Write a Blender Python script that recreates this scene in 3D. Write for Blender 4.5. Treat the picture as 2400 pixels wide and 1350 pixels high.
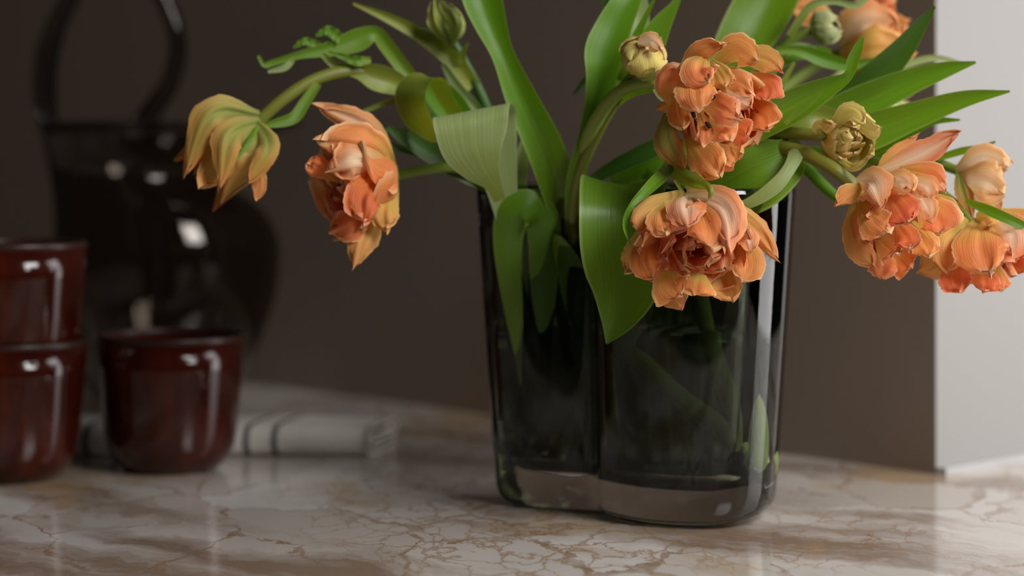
import bpy, bmesh, math, random
from mathutils import Vector, Matrix
random.seed(7)
for o in list(bpy.data.objects): bpy.data.objects.remove(o)
scene = bpy.context.scene
COL = scene.collection
# ------------------------------------------------------------------ camera
F = 5667.0; H = 0.285; HOR = 300.0       # focal length in px of the 2400 px frame, camera height, horizon row
cam_d = bpy.data.cameras.new('camera'); cam = bpy.data.objects.new('camera', cam_d); COL.objects.link(cam)
cam.location = (0, 0, H); cam.rotation_euler = (math.pi/2, 0, 0)
cam_d.sensor_width = 36; cam_d.lens = F*36/2400; cam_d.shift_y = -(675-HOR)/2400
cam_d.dof.use_dof = True; cam_d.dof.focus_distance = 1.645; cam_d.dof.aperture_fstop = 2.9
cam_d.clip_start = 0.05
scene.camera = cam
# ------------------------------------------------------------------ world, lights, exposure
w = bpy.data.worlds.new('world'); scene.world = w; w.use_nodes = True
w.node_tree.nodes['Background'].inputs[0].default_value = (1.0, 0.90, 0.82, 1)
w.node_tree.nodes['Background'].inputs[1].default_value = 0.010
def area(name, loc, target, sx, sy, radiance, col):
    l = bpy.data.lights.new(name, 'AREA'); l.shape = 'RECTANGLE'; l.size = sx; l.size_y = sy
    l.energy = radiance*math.pi*sx*sy; l.color = col
    o = bpy.data.objects.new(name, l); COL.objects.link(o); o.location = loc
    o.rotation_euler = (Vector(target)-Vector(loc)).to_track_quat('-Z', 'Y').to_euler()
    return o
area('window_daylight', (1.65, 1.86, 0.72), (0.1, 1.82, 0.40), 0.90, 1.95, 4.2, (1.0, 0.975, 0.955))
area('front_fill', (1.52, 0.0, 1.72), (0.1, 1.75, 0.25), 0.95, 1.2, 15.0, (1.0, 0.975, 0.95))  # unseen fill lamp, added to brighten the blooms and the brown wall
vs = scene.view_settings
vs.view_transform = 'Standard'; vs.look = 'None'; vs.gamma = 1.0; vs.use_curve_mapping = False; vs.exposure = 0.32
scene.cycles.max_bounces = 20; scene.cycles.transmission_bounces = 16; scene.cycles.glossy_bounces = 6
scene.cycles.transparent_max_bounces = 12

# ------------------------------------------------------------------ helpers
def at(px, py, D): return Vector(((px-1200)/F*D, D, H-(py-HOR)/F*D))
def tag(o, label=None, cat=None, group=None, kind=None):
    if label: o['label'] = label
    if cat: o['category'] = cat
    if group: o['group'] = group
    if kind: o['kind'] = kind
    return o
def empty(name, loc, label, cat, group=None):
    o = bpy.data.objects.new(name, None); COL.objects.link(o); o.location = loc; o.empty_display_size = 0.02
    return tag(o, label, cat, group)
def mesh_obj(name, verts, faces, mats, parent=None, uvs=None, smooth=True, mat_idx=None, origin=None):
    off = Vector(origin) if origin is not None else (parent.location if parent is not None else Vector((0, 0, 0)))
    me = bpy.data.meshes.new(name)
    me.from_pydata([tuple(Vector(v)-off) for v in verts], [], faces)
    if not isinstance(mats, (list, tuple)): mats = [mats]
    for m in mats: me.materials.append(m)
    if uvs is not None:
        ul = me.uv_layers.new(name='UVMap')
        for lp in me.loops: ul.data[lp.index].uv = uvs[lp.vertex_index]
    for i, p in enumerate(me.polygons):
        p.use_smooth = smooth
        if mat_idx: p.material_index = mat_idx[i]
    me.update()
    o = bpy.data.objects.new(name, me); COL.objects.link(o)
    if parent is not None: o.parent = parent
    else: o.location = off
    return o
def catmull(pts, n):
    P = [list(p) for p in pts]; P = [[2*a-b for a, b in zip(P[0], P[1])]] + P + [[2*a-b for a, b in zip(P[-1], P[-2])]]
    out = []; segs = len(P)-3
    for i in range(n+1):
        t = i/n*segs; k = min(int(t), segs-1); t -= k
        a, b, c, d = P[k:k+4]
        out.append([0.5*((2*q)+(-p+r)*t+(2*p-5*q+4*r-s)*t*t+(-p+3*q-3*r+s)*t**3) for p, q, r, s in zip(a, b, c, d)])
    return out
def lerp_list(lst, v):
    if v <= lst[0][0]: return lst[0][1]
    for (a, x), (b, y) in zip(lst, lst[1:]):
        if v <= b:
            t = (v-a)/(b-a); t = t*t*(3-2*t)
            return x+(y-x)*t
    return lst[-1][1]
def grid_faces(nu, nv):
    return [(j*(nu+1)+i, j*(nu+1)+i+1, (j+1)*(nu+1)+i+1, (j+1)*(nu+1)+i) for j in range(nv) for i in range(nu)]

# ------------------------------------------------------------------ materials
class NT:
    def __init__(s, name):
        s.m = bpy.data.materials.new(name); s.m.use_nodes = True; s.t = s.m.node_tree; s.t.nodes.clear()
        s.out = s.t.nodes.new('ShaderNodeOutputMaterial')
    def n(s, typ, ins=None, **kw):
        nd = s.t.nodes.new(typ)
        for k, v in kw.items(): setattr(nd, k, v)
        for k, v in (ins or {}).items():
            if hasattr(v, 'bl_idname') or hasattr(v, 'is_linked'):
                s.t.links.new(v if hasattr(v, 'is_linked') else v.outputs[0], nd.inputs[k])
            else: nd.inputs[k].default_value = v
        return nd
    def ramp(s, fac, stops, interp='LINEAR'):
        nd = s.n('ShaderNodeValToRGB', {'Fac': fac}); cr = nd.color_ramp; cr.interpolation = interp
        while len(cr.elements) < len(stops): cr.elements.new(0.5)
        for e, (p, c) in zip(cr.elements, stops):
            e.position = p; e.color = (c[0], c[1], c[2], 1) if not isinstance(c, (int, float)) else (c, c, c, 1)
        return nd.outputs['Color']
    def math(s, op, a, b=0.0, c=0.0): return s.n('ShaderNodeMath', {0: a, 1: b, 2: c}, operation=op).outputs[0]
    def mix(s, fac, a, b, blend='MIX'):
        nd = s.n('ShaderNodeMix', data_type='RGBA', blend_type=blend)
        for k, v in ((0, fac), (6, a), (7, b)):
            if hasattr(v, 'is_linked'): s.t.links.new(v, nd.inputs[k])
            elif k == 0: nd.inputs[0].default_value = v
            else: nd.inputs[k].default_value = (v[0], v[1], v[2], 1)
        return nd.outputs[2]
    def done(s, surf):
        s.t.links.new(surf if hasattr(surf, 'is_linked') else surf.outputs[0], s.out.inputs['Surface']); return s.m
def petal_mat(name, base, mid, tip, edge, streak=None, transl=0.32, base_to=0.3, vein=0.25):
    k = NT(name); uv = k.n('ShaderNodeUVMap').outputs[0]
    sep = k.n('ShaderNodeSeparateXYZ', {0: uv}); u, v = sep.outputs[0], sep.outputs[1]
    info = k.n('ShaderNodeObjectInfo').outputs['Random']
    mp = k.n('ShaderNodeMapping', {'Vector': uv, 'Scale': (34, 2.0, 1)})
    cmb = k.n('ShaderNodeVectorMath', {0: mp.outputs[0], 1: k.n('ShaderNodeCombineXYZ', {0: k.math('MULTIPLY', info, 37.0), 2: k.math('MULTIPLY', info, 11.0)}).outputs[0]}, operation='ADD')
    nz = k.n('ShaderNodeTexNoise', {'Vector': cmb.outputs[0], 'Scale': 1.0, 'Detail': 4.0}).outputs[0]
    nz2 = k.n('ShaderNodeTexNoise', {'Vector': cmb.outputs[0], 'Scale': 0.16, 'Detail': 3.0}).outputs[0]
    vv = k.math('ADD', v, k.math('MULTIPLY', k.math('SUBTRACT', nz2, 0.5), 0.35))
    col = k.ramp(vv, [(0.0, base), (base_to, [a*.45+b*.55 for a, b in zip(base, mid)]), (base_to+.22, mid), (0.85, mid), (1.0, tip)])
    e = k.math('ABSOLUTE', k.math('SUBTRACT', k.math('MULTIPLY', u, 2.0), 1.0))
    em = k.math('MULTIPLY', k.n('ShaderNodeMapRange', {0: e, 1: 0.84, 2: 1.0}).outputs[0], 0.75)
    col = k.mix(em, col, edge)
    tm = k.math('MULTIPLY', k.n('ShaderNodeMapRange', {0: v, 1: 0.94, 2: 1.0}).outputs[0], 0.75)
    col = k.mix(tm, col, edge)
    if streak:
        sm = k.math('MULTIPLY', k.n('ShaderNodeMapRange', {0: k.math('ADD', e, k.math('MULTIPLY', k.math('SUBTRACT', nz, 0.5), 0.5)), 1: 0.7, 2: 0.0}).outputs[0],
                    k.n('ShaderNodeMapRange', {0: v, 1: 1.0, 2: 0.55}).outputs[0])
        col = k.mix(k.math('MULTIPLY', sm, 0.85), col, streak)
    hs = k.n('ShaderNodeHueSaturation', {'Hue': k.math('ADD', 0.488, k.math('MULTIPLY', info, 0.022)), 'Saturation': 1.0,
             'Value': k.math('ADD', 1.0-vein*0.5, k.math('MULTIPLY', nz, vein)), 'Color': col}).outputs[0]
    bp = k.n('ShaderNodeBump', {'Strength': 0.55, 'Distance': 0.0014, 'Height': nz}).outputs[0]
    pr = k.n('ShaderNodeBsdfPrincipled', {'Base Color': hs, 'Roughness': 0.5, 'Specular IOR Level': 0.32, 'Normal': bp, 'Sheen Weight': 0.08})
    tr = k.n('ShaderNodeBsdfTranslucent', {'Color': hs, 'Normal': bp})
    return k.done(k.n('ShaderNodeMixShader', {0: transl, 1: pr.outputs[0], 2: tr.outputs[0]}))
OR_B, OR_M, OR_T, OR_E = (.72, .58, .11), (.93, .34, .105), (.96, .45, .18), (1.0, .72, .40)
M_bloom = petal_mat('peach_orange_petal', OR_B, OR_M, OR_T, OR_E)
M_deep = petal_mat('deep_coral_petal', (.78, .38, .08), (.85, .22, .065), (.89, .30, .11), (.96, .54, .28))
M_outer = petal_mat('pale_backed_petal', (.80, .60, .18), (.90, .36, .14), (.90, .33, .13), (.96, .52, .27), streak=(.98, .85, .62))
M_yellow = petal_mat('yellow_orange_petal', (.72, .56, .12), (.86, .42, .12), (.90, .38, .13), (.93, .52, .2), base_to=.45)
M_green_petal = petal_mat('green_striped_petal', (.40, .44, .12), (.72, .36, .09), (.82, .27, .08), (.80, .42, .14), streak=(.30, .38, .07), base_to=.4)
M_bud_y = petal_mat('greenish_yellow_bud_petal', (.52, .52, .10), (.76, .62, .17), (.86, .58, .22), (.92, .76, .36), transl=.25)
M_bud_g = petal_mat('green_bud_petal', (.20, .28, .045), (.36, .42, .09), (.52, .50, .16), (.62, .62, .27), transl=.18)
M_bud_pale = petal_mat('pale_green_bud_petal', (.36, .46, .16), (.52, .58, .26), (.68, .60, .32), (.78, .74, .45), transl=.2)
M_cream = petal_mat('cream_peach_bud_petal', (.80, .58, .22), (.90, .50, .21), (.93, .56, .25), (.97, .72, .42), streak=(.95, .80, .58))
def leaf_mat(name, base, mid, edge, vein=0.5, rough=0.36, transl=0.26, sheen=0.0):
    k = NT(name); uv = k.n('ShaderNodeUVMap').outputs[0]
    sep = k.n('ShaderNodeSeparateXYZ', {0: uv}); u, v = sep.outputs[0], sep.outputs[1]
    info = k.n('ShaderNodeObjectInfo').outputs['Random']
    mp = k.n('ShaderNodeMapping', {'Vector': uv, 'Scale': (34, 1.3, 1)})
    nz = k.n('ShaderNodeTexNoise', {'Vector': mp.outputs[0], 'Scale': 1.0, 'Detail': 3.0}).outputs[0]
    big = k.n('ShaderNodeTexNoise', {'Vector': uv, 'Scale': 2.3, 'Detail': 3.0}).outputs[0]
    col = k.ramp(v, [(0.0, base), (0.35, mid), (1.0, mid)])
    col = k.mix(k.math('MULTIPLY', big, 0.55), col, base)
    e = k.math('ABSOLUTE', k.math('SUBTRACT', k.math('MULTIPLY', u, 2.0), 1.0))
    col = k.mix(k.math('MULTIPLY', k.n('ShaderNodeMapRange', {0: e, 1: 0.9, 2: 1.0}).outputs[0], 0.7), col, edge)
    hs = k.n('ShaderNodeHueSaturation', {'Hue': k.math('ADD', 0.492, k.math('MULTIPLY', info, 0.016)), 'Value': k.math('ADD', 1-vein*.5, k.math('MULTIPLY', nz, vein)), 'Color': col}).outputs[0]
    bp = k.n('ShaderNodeBump', {'Strength': 0.3, 'Distance': 0.001, 'Height': nz}).outputs[0]
    pr = k.n('ShaderNodeBsdfPrincipled', {'Base Color': hs, 'Roughness': rough, 'Specular IOR Level': 0.4, 'Normal': bp, 'Sheen Weight': sheen, 'Sheen Roughness': 0.4})
    tr = k.n('ShaderNodeBsdfTranslucent', {'Color': k.n('ShaderNodeHueSaturation', {'Saturation': 1.15, 'Value': 1.25, 'Color': hs}).outputs[0]})
    return k.done(k.n('ShaderNodeMixShader', {0: transl, 1: pr.outputs[0], 2: tr.outputs[0]}))
M_leaf = leaf_mat('tulip_leaf', (.19, .31, .022), (.115, .275, .013), (.38, .50, .15))
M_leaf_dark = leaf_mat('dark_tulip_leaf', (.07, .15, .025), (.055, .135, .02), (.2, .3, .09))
M_leaf_pale = leaf_mat('waxy_pale_leaf', (.30, .38, .06), (.33, .44, .19), (.52, .60, .34), sheen=.15, vein=.6)
M_leaf_yel = leaf_mat('yellow_green_leaf', (.30, .34, .05), (.24, .30, .04), (.46, .48, .16))
M_stem = leaf_mat('green_stem', (.17, .27, .045), (.19, .26, .035), (.19, .26, .035), transl=.08)
M_stem_bright = leaf_mat('brightened_stem', (.62, .80, .24), (.24, .36, .05), (.24, .36, .05), transl=.1)  # pale stem base, lightened further to make up for dim light underwater
M_stem_ol = leaf_mat('olive_stem', (.16, .22, .04), (.22, .22, .03), (.22, .22, .03), transl=.05)
def marble_mat():
    k = NT('breccia_marble'); pos = k.n('ShaderNodeNewGeometry').outputs['Position']
    mp = k.n('ShaderNodeMapping', {'Vector': pos, 'Rotation': (0, 0, 0.45), 'Scale': (1.0, 0.62, 1)}).outputs[0]
    nz = k.n('ShaderNodeTexNoise', {'Vector': mp, 'Scale': 9.0, 'Detail': 6.0, 'Roughness': 0.6})
    warp = k.n('ShaderNodeVectorMath', {0: mp, 1: k.n('ShaderNodeVectorMath', {0: nz.outputs['Color'], 'Scale': 0.11}, operation='SCALE').outputs[0]}, operation='ADD').outputs[0]
    v1 = k.n('ShaderNodeTexVoronoi', {'Vector': warp, 'Scale': 10.0}, feature='DISTANCE_TO_EDGE').outputs['Distance']
    v2 = k.n('ShaderNodeTexVoronoi', {'Vector': warp, 'Scale': 34.0}, feature='DISTANCE_TO_EDGE').outputs['Distance']
    vc = k.n('ShaderNodeTexVoronoi', {'Vector': warp, 'Scale': 10.0}).outputs['Color']
    cell = k.n('ShaderNodeSeparateColor', {0: vc}).outputs[0]
    patch = k.n('ShaderNodeTexNoise', {'Vector': mp, 'Scale': 4.2, 'Detail': 5.0, 'Roughness': .6}).outputs[0]
    fine = k.n('ShaderNodeTexNoise', {'Vector': mp, 'Scale': 60.0, 'Detail': 5.0}).outputs[0]
    mask = k.n('ShaderNodeTexNoise', {'Vector': mp, 'Scale': 2.6, 'Detail': 3.0}).outputs[0]
    col = k.ramp(cell, [(0.0, (.56, .49, .43)), (0.3, (.73, .70, .66)), (0.6, (.63, .57, .52)), (1.0, (.80, .775, .745))])
    col = k.mix(k.math('MULTIPLY', fine, 0.22), col, (.45, .36, .30))
    band = k.n('ShaderNodeTexNoise', {'Vector': k.n('ShaderNodeMapping', {'Vector': warp, 'Rotation': (0, 0, -.9), 'Scale': (2.2, 9.0, 1)}).outputs[0], 'Scale': 1.0, 'Detail': 6.0, 'Roughness': .62}).outputs[0]
    col = k.mix(k.math('MULTIPLY', k.n('ShaderNodeMapRange', {0: band, 1: 0.49, 2: 0.63}).outputs[0], 0.88), col, (.24, .155, .10))
    pm2 = k.n('ShaderNodeMapRange', {0: k.n('ShaderNodeTexNoise', {'Vector': mp, 'Scale': 6.5, 'Detail': 4.0, 'Distortion': .4}).outputs[0], 1: 0.57, 2: 0.66}).outputs[0]
    col = k.mix(k.math('MULTIPLY', pm2, 0.7), col, (.50, .34, .17))
    e2 = k.math('MULTIPLY', k.n('ShaderNodeMapRange', {0: v2, 1: 0.06, 2: 0.0}).outputs[0], k.n('ShaderNodeMapRange', {0: mask, 1: 0.47, 2: 0.58}).outputs[0])
    col = k.mix(k.math('MULTIPLY', e2, 0.8), col, (.36, .22, .11))
    vw = k.math('MULTIPLY', k.n('ShaderNodeMapRange', {0: patch, 1: 0.42, 2: 0.64}).outputs[0], 0.05)
    e1 = k.math('LESS_THAN', v1, vw)
    col = k.mix(k.math('MULTIPLY', e1, k.math('MULTIPLY', k.n('ShaderNodeMapRange', {0: fine, 1: 0.2, 2: 0.65}).outputs[0], 0.85)), col, (.30, .185, .10))
    pr = k.n('ShaderNodeBsdfPrincipled', {'Base Color': col, 'Roughness': k.math('ADD', 0.09, k.math('MULTIPLY', fine, 0.08)), 'Specular IOR Level': 0.5})
    return k.done(pr)
def plain_mat(name, col, rough=0.7, spec=0.4, noise=0.06, scale=40.0, bump=0.1, bdist=0.001, coat=0.0):
    k = NT(name); pos = k.n('ShaderNodeTexCoord').outputs['Object']
    nz = k.n('ShaderNodeTexNoise', {'Vector': pos, 'Scale': scale, 'Detail': 5.0}).outputs[0]
    hs = k.n('ShaderNodeHueSaturation', {'Value': k.math('ADD', 1-noise, k.math('MULTIPLY', nz, noise*2)), 'Color': (*col, 1)}).outputs[0]
    bp = k.n('ShaderNodeBump', {'Strength': bump, 'Distance': bdist, 'Height': nz}).outputs[0]
    return k.done(k.n('ShaderNodeBsdfPrincipled', {'Base Color': hs, 'Roughness': rough, 'Specular IOR Level': spec, 'Normal': bp, 'Coat Weight': coat, 'Coat Roughness': 0.06}))
M_anther = plain_mat('dark_anther', (.02, .012, .012), rough=.8)
M_marble = marble_mat()
M_wall_brown = plain_mat('taupe_wall_paint', (.255, .198, .158), rough=.85, spec=.2, noise=.04, scale=8)
M_wall_white = plain_mat('off_white_wall_paint', (.305, .298, .292), rough=.8, spec=.2, noise=.02, scale=10)
M_strip = plain_mat('white_strip', (.42, .42, .42), rough=.4, spec=.4)
def glaze_mat():
    k = NT('red_brown_glaze'); pos = k.n('ShaderNodeTexCoord').outputs['Object']
    nz = k.n('ShaderNodeTexNoise', {'Vector': pos, 'Scale': 22.0, 'Detail': 4.0}).outputs[0]
    st = k.n('ShaderNodeTexNoise', {'Vector': k.n('ShaderNodeMapping', {'Vector': pos, 'Scale': (60, 60, 6)}).outputs[0], 'Scale': 1.0, 'Detail': 3.0}).outputs[0]
    col = k.ramp(k.math('MULTIPLY', k.math('ADD', nz, st), 0.5), [(0.3, (.016, .002, .0012)), (0.55, (.042, .0055, .0025)), (0.75, (.085, .015, .005))])
    return k.done(k.n('ShaderNodeBsdfPrincipled', {'Base Color': col, 'Roughness': 0.11, 'Specular IOR Level': 0.5, 'Coat Weight': 0.0, 'Coat Roughness': 0.05}))
M_glaze = glaze_mat()
M_cup_rim = plain_mat('dark_unglazed_rim', (.035, .014, .010), rough=.35, spec=.4)
def glass_mat(name, col, rough=0.0, ior=1.5):
    k = NT(name)
    return k.done(k.n('ShaderNodeBsdfGlass', {'Color': (*col, 1), 'Roughness': rough, 'IOR': ior}))
M_clear = glass_mat('clear_glass', (.97, .975, .97))
M_smoke = glass_mat('smoked_glass_layer', (.235, .265, .21))
M_jug = glass_mat('smoked_jug_glass', (.64, .61, .58), ior=1.52)
M_handle = glass_mat('smoked_handle_glass', (.55, .52, .50), ior=1.5)
M_water = glass_mat('water', (.93, .96, .93), ior=1.333)
def towel_mat():
    k = NT('striped_linen'); pos = k.n('ShaderNodeUVMap').outputs[0]
    x = k.n('ShaderNodeSeparateXYZ', {0: pos}).outputs[0]
    def band(c, hw): return k.math('LESS_THAN', k.math('ABSOLUTE', k.math('SUBTRACT', x, c)), hw)
    s = k.math('MAXIMUM', band(0.655, 0.0085), band(0.735, 0.0085))
    s = k.math('MAXIMUM', s, k.math('MAXIMUM', band(0.20, 0.0085), band(0.28, 0.0085)))
    wv = k.n('ShaderNodeTexNoise', {'Vector': k.n('ShaderNodeTexCoord').outputs['Object'], 'Scale': 500.0, 'Detail': 2.0}).outputs[0]
    col = k.mix(k.math('MULTIPLY', s, 0.92), (.80, .76, .70), (.035, .035, .045))
    bp = k.n('ShaderNodeBump', {'Strength': .4, 'Distance': .0006, 'Height': wv}).outputs[0]
    return k.done(k.n('ShaderNodeBsdfPrincipled', {'Base Color': col, 'Roughness': .9, 'Specular IOR Level': .15, 'Normal': bp}))
M_towel = towel_mat()

# ------------------------------------------------------------------ structure
def box_from(name, quad, z0, z1, mat, origin):
    n = len(quad); vs_ = [(x, y, z0) for x, y in quad]+[(x, y, z1) for x, y in quad]
    fs = [tuple(range(n))[::-1], tuple(range(n, 2*n))]+[(i, (i+1) % n, n+(i+1) % n, n+i) for i in range(n)]
    return mesh_obj(name, vs_, fs, mat, smooth=False, origin=origin)
slab = box_from('countertop', [(-1.5, 1.15), (0.98, 1.15), (0.98, 4.1), (-1.5, 4.1)], -0.04, 0.0, M_marble, (0, 2.6, -0.04))
bv = slab.modifiers.new('edge', 'BEVEL'); bv.width = 0.003; bv.segments = 2
tag(slab, 'polished beige marble countertop with brown and tan veining under everything', 'countertop')
CX, CY = 0.349, 1.99
dl = Vector((-0.671, 0.741)); dr = Vector((0.70, 0.714)); T = 0.12
dln = Vector((0.741, 0.671)); drn = Vector((-0.714, 0.70))       # into the walls
a0 = Vector((CX, CY)); apex = a0 + dln*T*0.0
def wallq(p, d, L, n): return [tuple(p), tuple(p+d*L), tuple(p+d*L+n*T), tuple(p+n*T)]
inner = a0 + Vector((0, 1))*T*1.42
wl = box_from('wall_left', [tuple(a0), tuple(inner), tuple(inner+dl*2.4), tuple(a0+dl*2.4)], 0.0, 1.6, M_wall_brown, (CX, CY, 0)); tag(wl, kind='structure')
wr = box_from('wall_right', [tuple(a0+dr*0.85), tuple(inner+dr*0.85), tuple(inner), tuple(a0)][::-1], 0.0, 1.6, M_wall_white, (CX, CY, 0)); tag(wr, kind='structure')
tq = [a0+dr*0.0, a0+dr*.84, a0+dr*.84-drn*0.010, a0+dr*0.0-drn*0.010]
tb = box_from('base_strip_1', [tuple(p) for p in tq], 0.0, 0.006, M_strip, (CX, CY, 0)); tag(tb, kind='structure')  # thin white strip along the foot of the right wall

# ------------------------------------------------------------------ lathe
def lathe(prof, cx, cy, z0, n=64):
    vs_, fs = [], []
    for r, z in prof:
        for i in range(n):
            a = 2*math.pi*i/n; vs_.append((cx+r*math.cos(a), cy+r*math.sin(a), z0+z))
    m = len(prof)
    for j in range(m-1):
        for i in range(n):
            fs.append((j*n+i, j*n+(i+1) % n, (j+1)*n+(i+1) % n, (j+1)*n+i))
    fs.append(tuple(range(n))[::-1]); fs.append(tuple((m-1)*n+i for i in range(n)))
    return vs_, fs
def cup(px, D, z0, label):
    c = at(px, 300, D); loc = Vector((c.x, D, z0))
    e = empty('cup', loc, label, 'cup', 'red brown glazed cups')
    outer = [(.034, .0), (.0385, .0012), (.0445, .006), (.0495, .013), (.0532, .022), (.0552, .033), (.0575, .055), (.0597, .085), (.0611, .1085)]
    inn = [(.0577, .1085), (.0560, .085), (.0538, .055), (.0514, .034), (.0475, .020), (.040, .011), (.020, .007), (.001, .0065)]
    vs_, fs = lathe(outer+inn, c.x, D, z0); mesh_obj('cup_body', vs_, fs, M_glaze, e)
    rim = [(.0611, .1085), (.0614, .1105), (.0608, .1128), (.0596, .1135), (.0582, .1128), (.0576, .1105), (.0577, .1085)]
    vs_, fs = lathe(rim, c.x, D, z0); fs = fs[:-2]
    mesh_obj('rim', vs_, fs, M_cup_rim, e)
    return e
cup(400, 2.02, 0, 'red brown glazed cup standing alone in front of the striped towel')
cup(26, 1.97, 0, 'red brown glazed cup at the bottom of the stack of two')
cup(26, 1.97, 0.0795, 'red brown glazed cup on top of the stack of two')

# ------------------------------------------------------------------ towel
def towel():
    x0, x1 = at(40, 300, 2.1).x, at(862, 300, 2.1).x; y0 = 2.092
    org = Vector((0.5*(x0+x1), y0+.045, 0))
    # folded cross-section (y, z): three layers of a thick cloth folded on itself
    path = [(.074, .0035), (.05, .003), (.02, .003), (.006, .0045), (.001, .010), (.001, .019), (.006, .0255), (.02, .0275), (.045, .0285), (.068, .0275),
            (.0755, .0225), (.0735, .0165), (.064, .0145), (.04, .0145), (.02, .0135), (.0125, .0105), (.02, .0085), (.045, .0085), (.07, .0088)]
    P = catmull(path, 90); th = 0.0024; n = len(P)
    ring = []
    for sgn in (1, -1):
        seq = range(n) if sgn == 1 else range(n-1, -1, -1)
        for i in seq:
            a = P[max(i-1, 0)]; b = P[min(i+1, n-1)]; t = Vector((b[0]-a[0], b[1]-a[1])).normalized()
            ring.append((P[i][0]-t.y*th*sgn*.5, P[i][1]+t.x*th*sgn*.5))
    m = len(ring); NX = 60; vs_, fs, uvs = [], [], []
    zmin = min(z for _, z in ring)
    for k in range(NX+1):
        s = k/NX
        for (y, z) in ring:
            skew = y*0.30                      # the end runs back to the right
            wob = 0.0012*math.sin(s*19+z*90)
            vs_.append((x0+(x1-x0)*s+skew, y0+y+wob*.6, (z-zmin)+max(0, z-.01)*.06*math.sin(s*11)+.0003)); uvs.append((s, y*5))
    for k in range(NX):
        for i in range(m): fs.append((k*m+i, k*m+(i+1) % m, (k+1)*m+(i+1) % m, (k+1)*m+i))
    for k in (0, NX):
        for i in range(n-1):
            q = (k*m+i, k*m+i+1, k*m+m-2-i, k*m+m-1-i); fs.append(q[::-1] if k else q)
    o = mesh_obj('kitchen_towel', vs_, fs, M_towel, uvs=uvs, origin=org)
    tag(o, 'folded off white linen kitchen towel with thin dark stripes behind the cups', 'towel')
towel()

# ------------------------------------------------------------------ smoked glass jug with hoop handle
def tube(pts, radii, name, mat, parent, n=14, steps=60, caps=True, flat=1.0):
    P4 = catmull([list(p)+[r] for p, r in zip(pts, radii)], steps)
    P = [Vector(p[:3]) for p in P4]; R = [p[3] for p in P4]
    vs_, fs, uvs = [], [], []; ref = Vector((0.13, -0.9, 0.33)); m = len(P)
    t0 = (P[1]-P[0]).normalized(); a = (ref-ref.dot(t0)*t0).normalized()
    for i in range(m):
        t = (P[min(i+1, m-1)]-P[max(i-1, 0)]).normalized(); a = (a-a.dot(t)*t).normalized(); b = t.cross(a)
        for k in range(n):
            an = 2*math.pi*k/n; vs_.append(P[i]+(a*math.cos(an)*flat+b*math.sin(an))*R[i]); uvs.append((abs(2*k/n-1)*.7+.15, i/(m-1)))
    for i in range(m-1):
        for k in range(n): fs.append((i*n+k, i*n+(k+1) % n, (i+1)*n+(k+1) % n, (i+1)*n+k))
    if caps: fs.append(tuple(range(n))[::-1]); fs.append(tuple((m-1)*n+k for k in range(n)))
    return mesh_obj(name, vs_, fs, mat, parent, uvs=uvs)
def jug():
    D = 2.42
    rows = [(967, 265, 500), (955, 250, 517), (920, 225, 548), (860, 185, 582), (780, 152, 618), (690, 136, 648), (610, 130, 656), (560, 131, 652), (510, 130, 630),
            (470, 127, 590), (440, 124, 545), (415, 120, 515), (385, 115, 520), (350, 108, 560), (320, 102, 625), (300, 98, 680), (288, 95, 712)]
    prof = []
    for py, l, r in rows:
        z = H-(py-HOR)/F*D; xl = (l-1200)/F*D; xr = (r-1200)/F*D
        prof.append(((xl+xr)/2, (xr-xl)/2, z))
    zb = prof[0][2]; prof = [(c, hw, z-zb) for c, hw, z in prof]
    N = 72; vs_, fs, idx = [], [], []
    def ring(c, hw, z, ins):
        dep = min(hw, .118)
        for k in range(N):
            a = 2*math.pi*k/N
            vs_.append((c+(hw-ins)*math.cos(a), D+(dep-ins)*math.sin(a), z))
    Q = catmull([list(p) for p in prof], 48)
    for c, hw, z in Q: ring(c, hw, z, 0)
    ring(Q[-1][0], Q[-1][1], Q[-1][2]+.002, .0025)
    for c, hw, z in reversed(Q[3:]): ring(c, hw, z+.001, .005)
    m = len(vs_)//N
    for j in range(m-1):
        for k in range(N): fs.append((j*N+k, j*N+(k+1) % N, (j+1)*N+(k+1) % N, (j+1)*N+k))
    fs.append(tuple(range(N))[::-1]); fs.append(tuple((m-1)*N+k for k in range(N)))
    e = empty('glass_jug', (Q[0][0], D, 0), 'dark smoked glass jug with a tall hoop handle behind the cups', 'jug')
    mesh_obj('jug_body', vs_, fs, M_jug, e)
    hp = [(112, 292, 2.42), (106, 240, 2.42), (106, 170, 2.42), (116, 105, 2.42), (143, 35, 2.42), (190, -40, 2.42), (258, -78, 2.42), (330, -58, 2.42), (388, 10, 2.42), (414, 90, 2.42), (411, 150, 2.42), (392, 205, 2.42), (362, 250, 2.42), (330, 292, 2.42)]
    tube([at(*p) for p in hp], [.0108, .0118, .0122, .012, .0105, .0095, .009, .009, .0092, .0095, .0098, .010, .0105, .011], 'hoop_handle', M_handle, e, n=20, steps=90)
jug()

# ------------------------------------------------------------------ vase and water
VC = Vector((0.0915, 1.80))
plan = [(-.0105, 1.838), (-.004, 1.818), (.012, 1.803), (.034, 1.795), (.053, 1.7915), (.0605, 1.786), (.0625, 1.774), (.0655, 1.757), (.082, 1.732), (.106, 1.717), (.132, 1.709), (.158, 1.714),
        (.178, 1.731), (.190, 1.760), (.1935, 1.795), (.188, 1.835), (.170, 1.866), (.135, 1.883), (.09, 1.888), (.045, 1.884), (.010, 1.868)]
def closed_spline(pts, n):
    out = []; m = len(pts)
    for i in range(n):
        t = i/n*m; k = int(t) % m; t -= int(t)
        a, b, c, d = [pts[(k+q) % m] for q in (-1, 0, 1, 2)]
        out.append(Vector([0.5*((2*q)+(-p+r)*t+(2*p-5*q+4*r-s)*t*t+(-p+3*q-3*r+s)*t**3) for p, q, r, s in zip(a, b, c, d)]))
    return out
NP = 120
PL = closed_spline(plan, NP)
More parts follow.
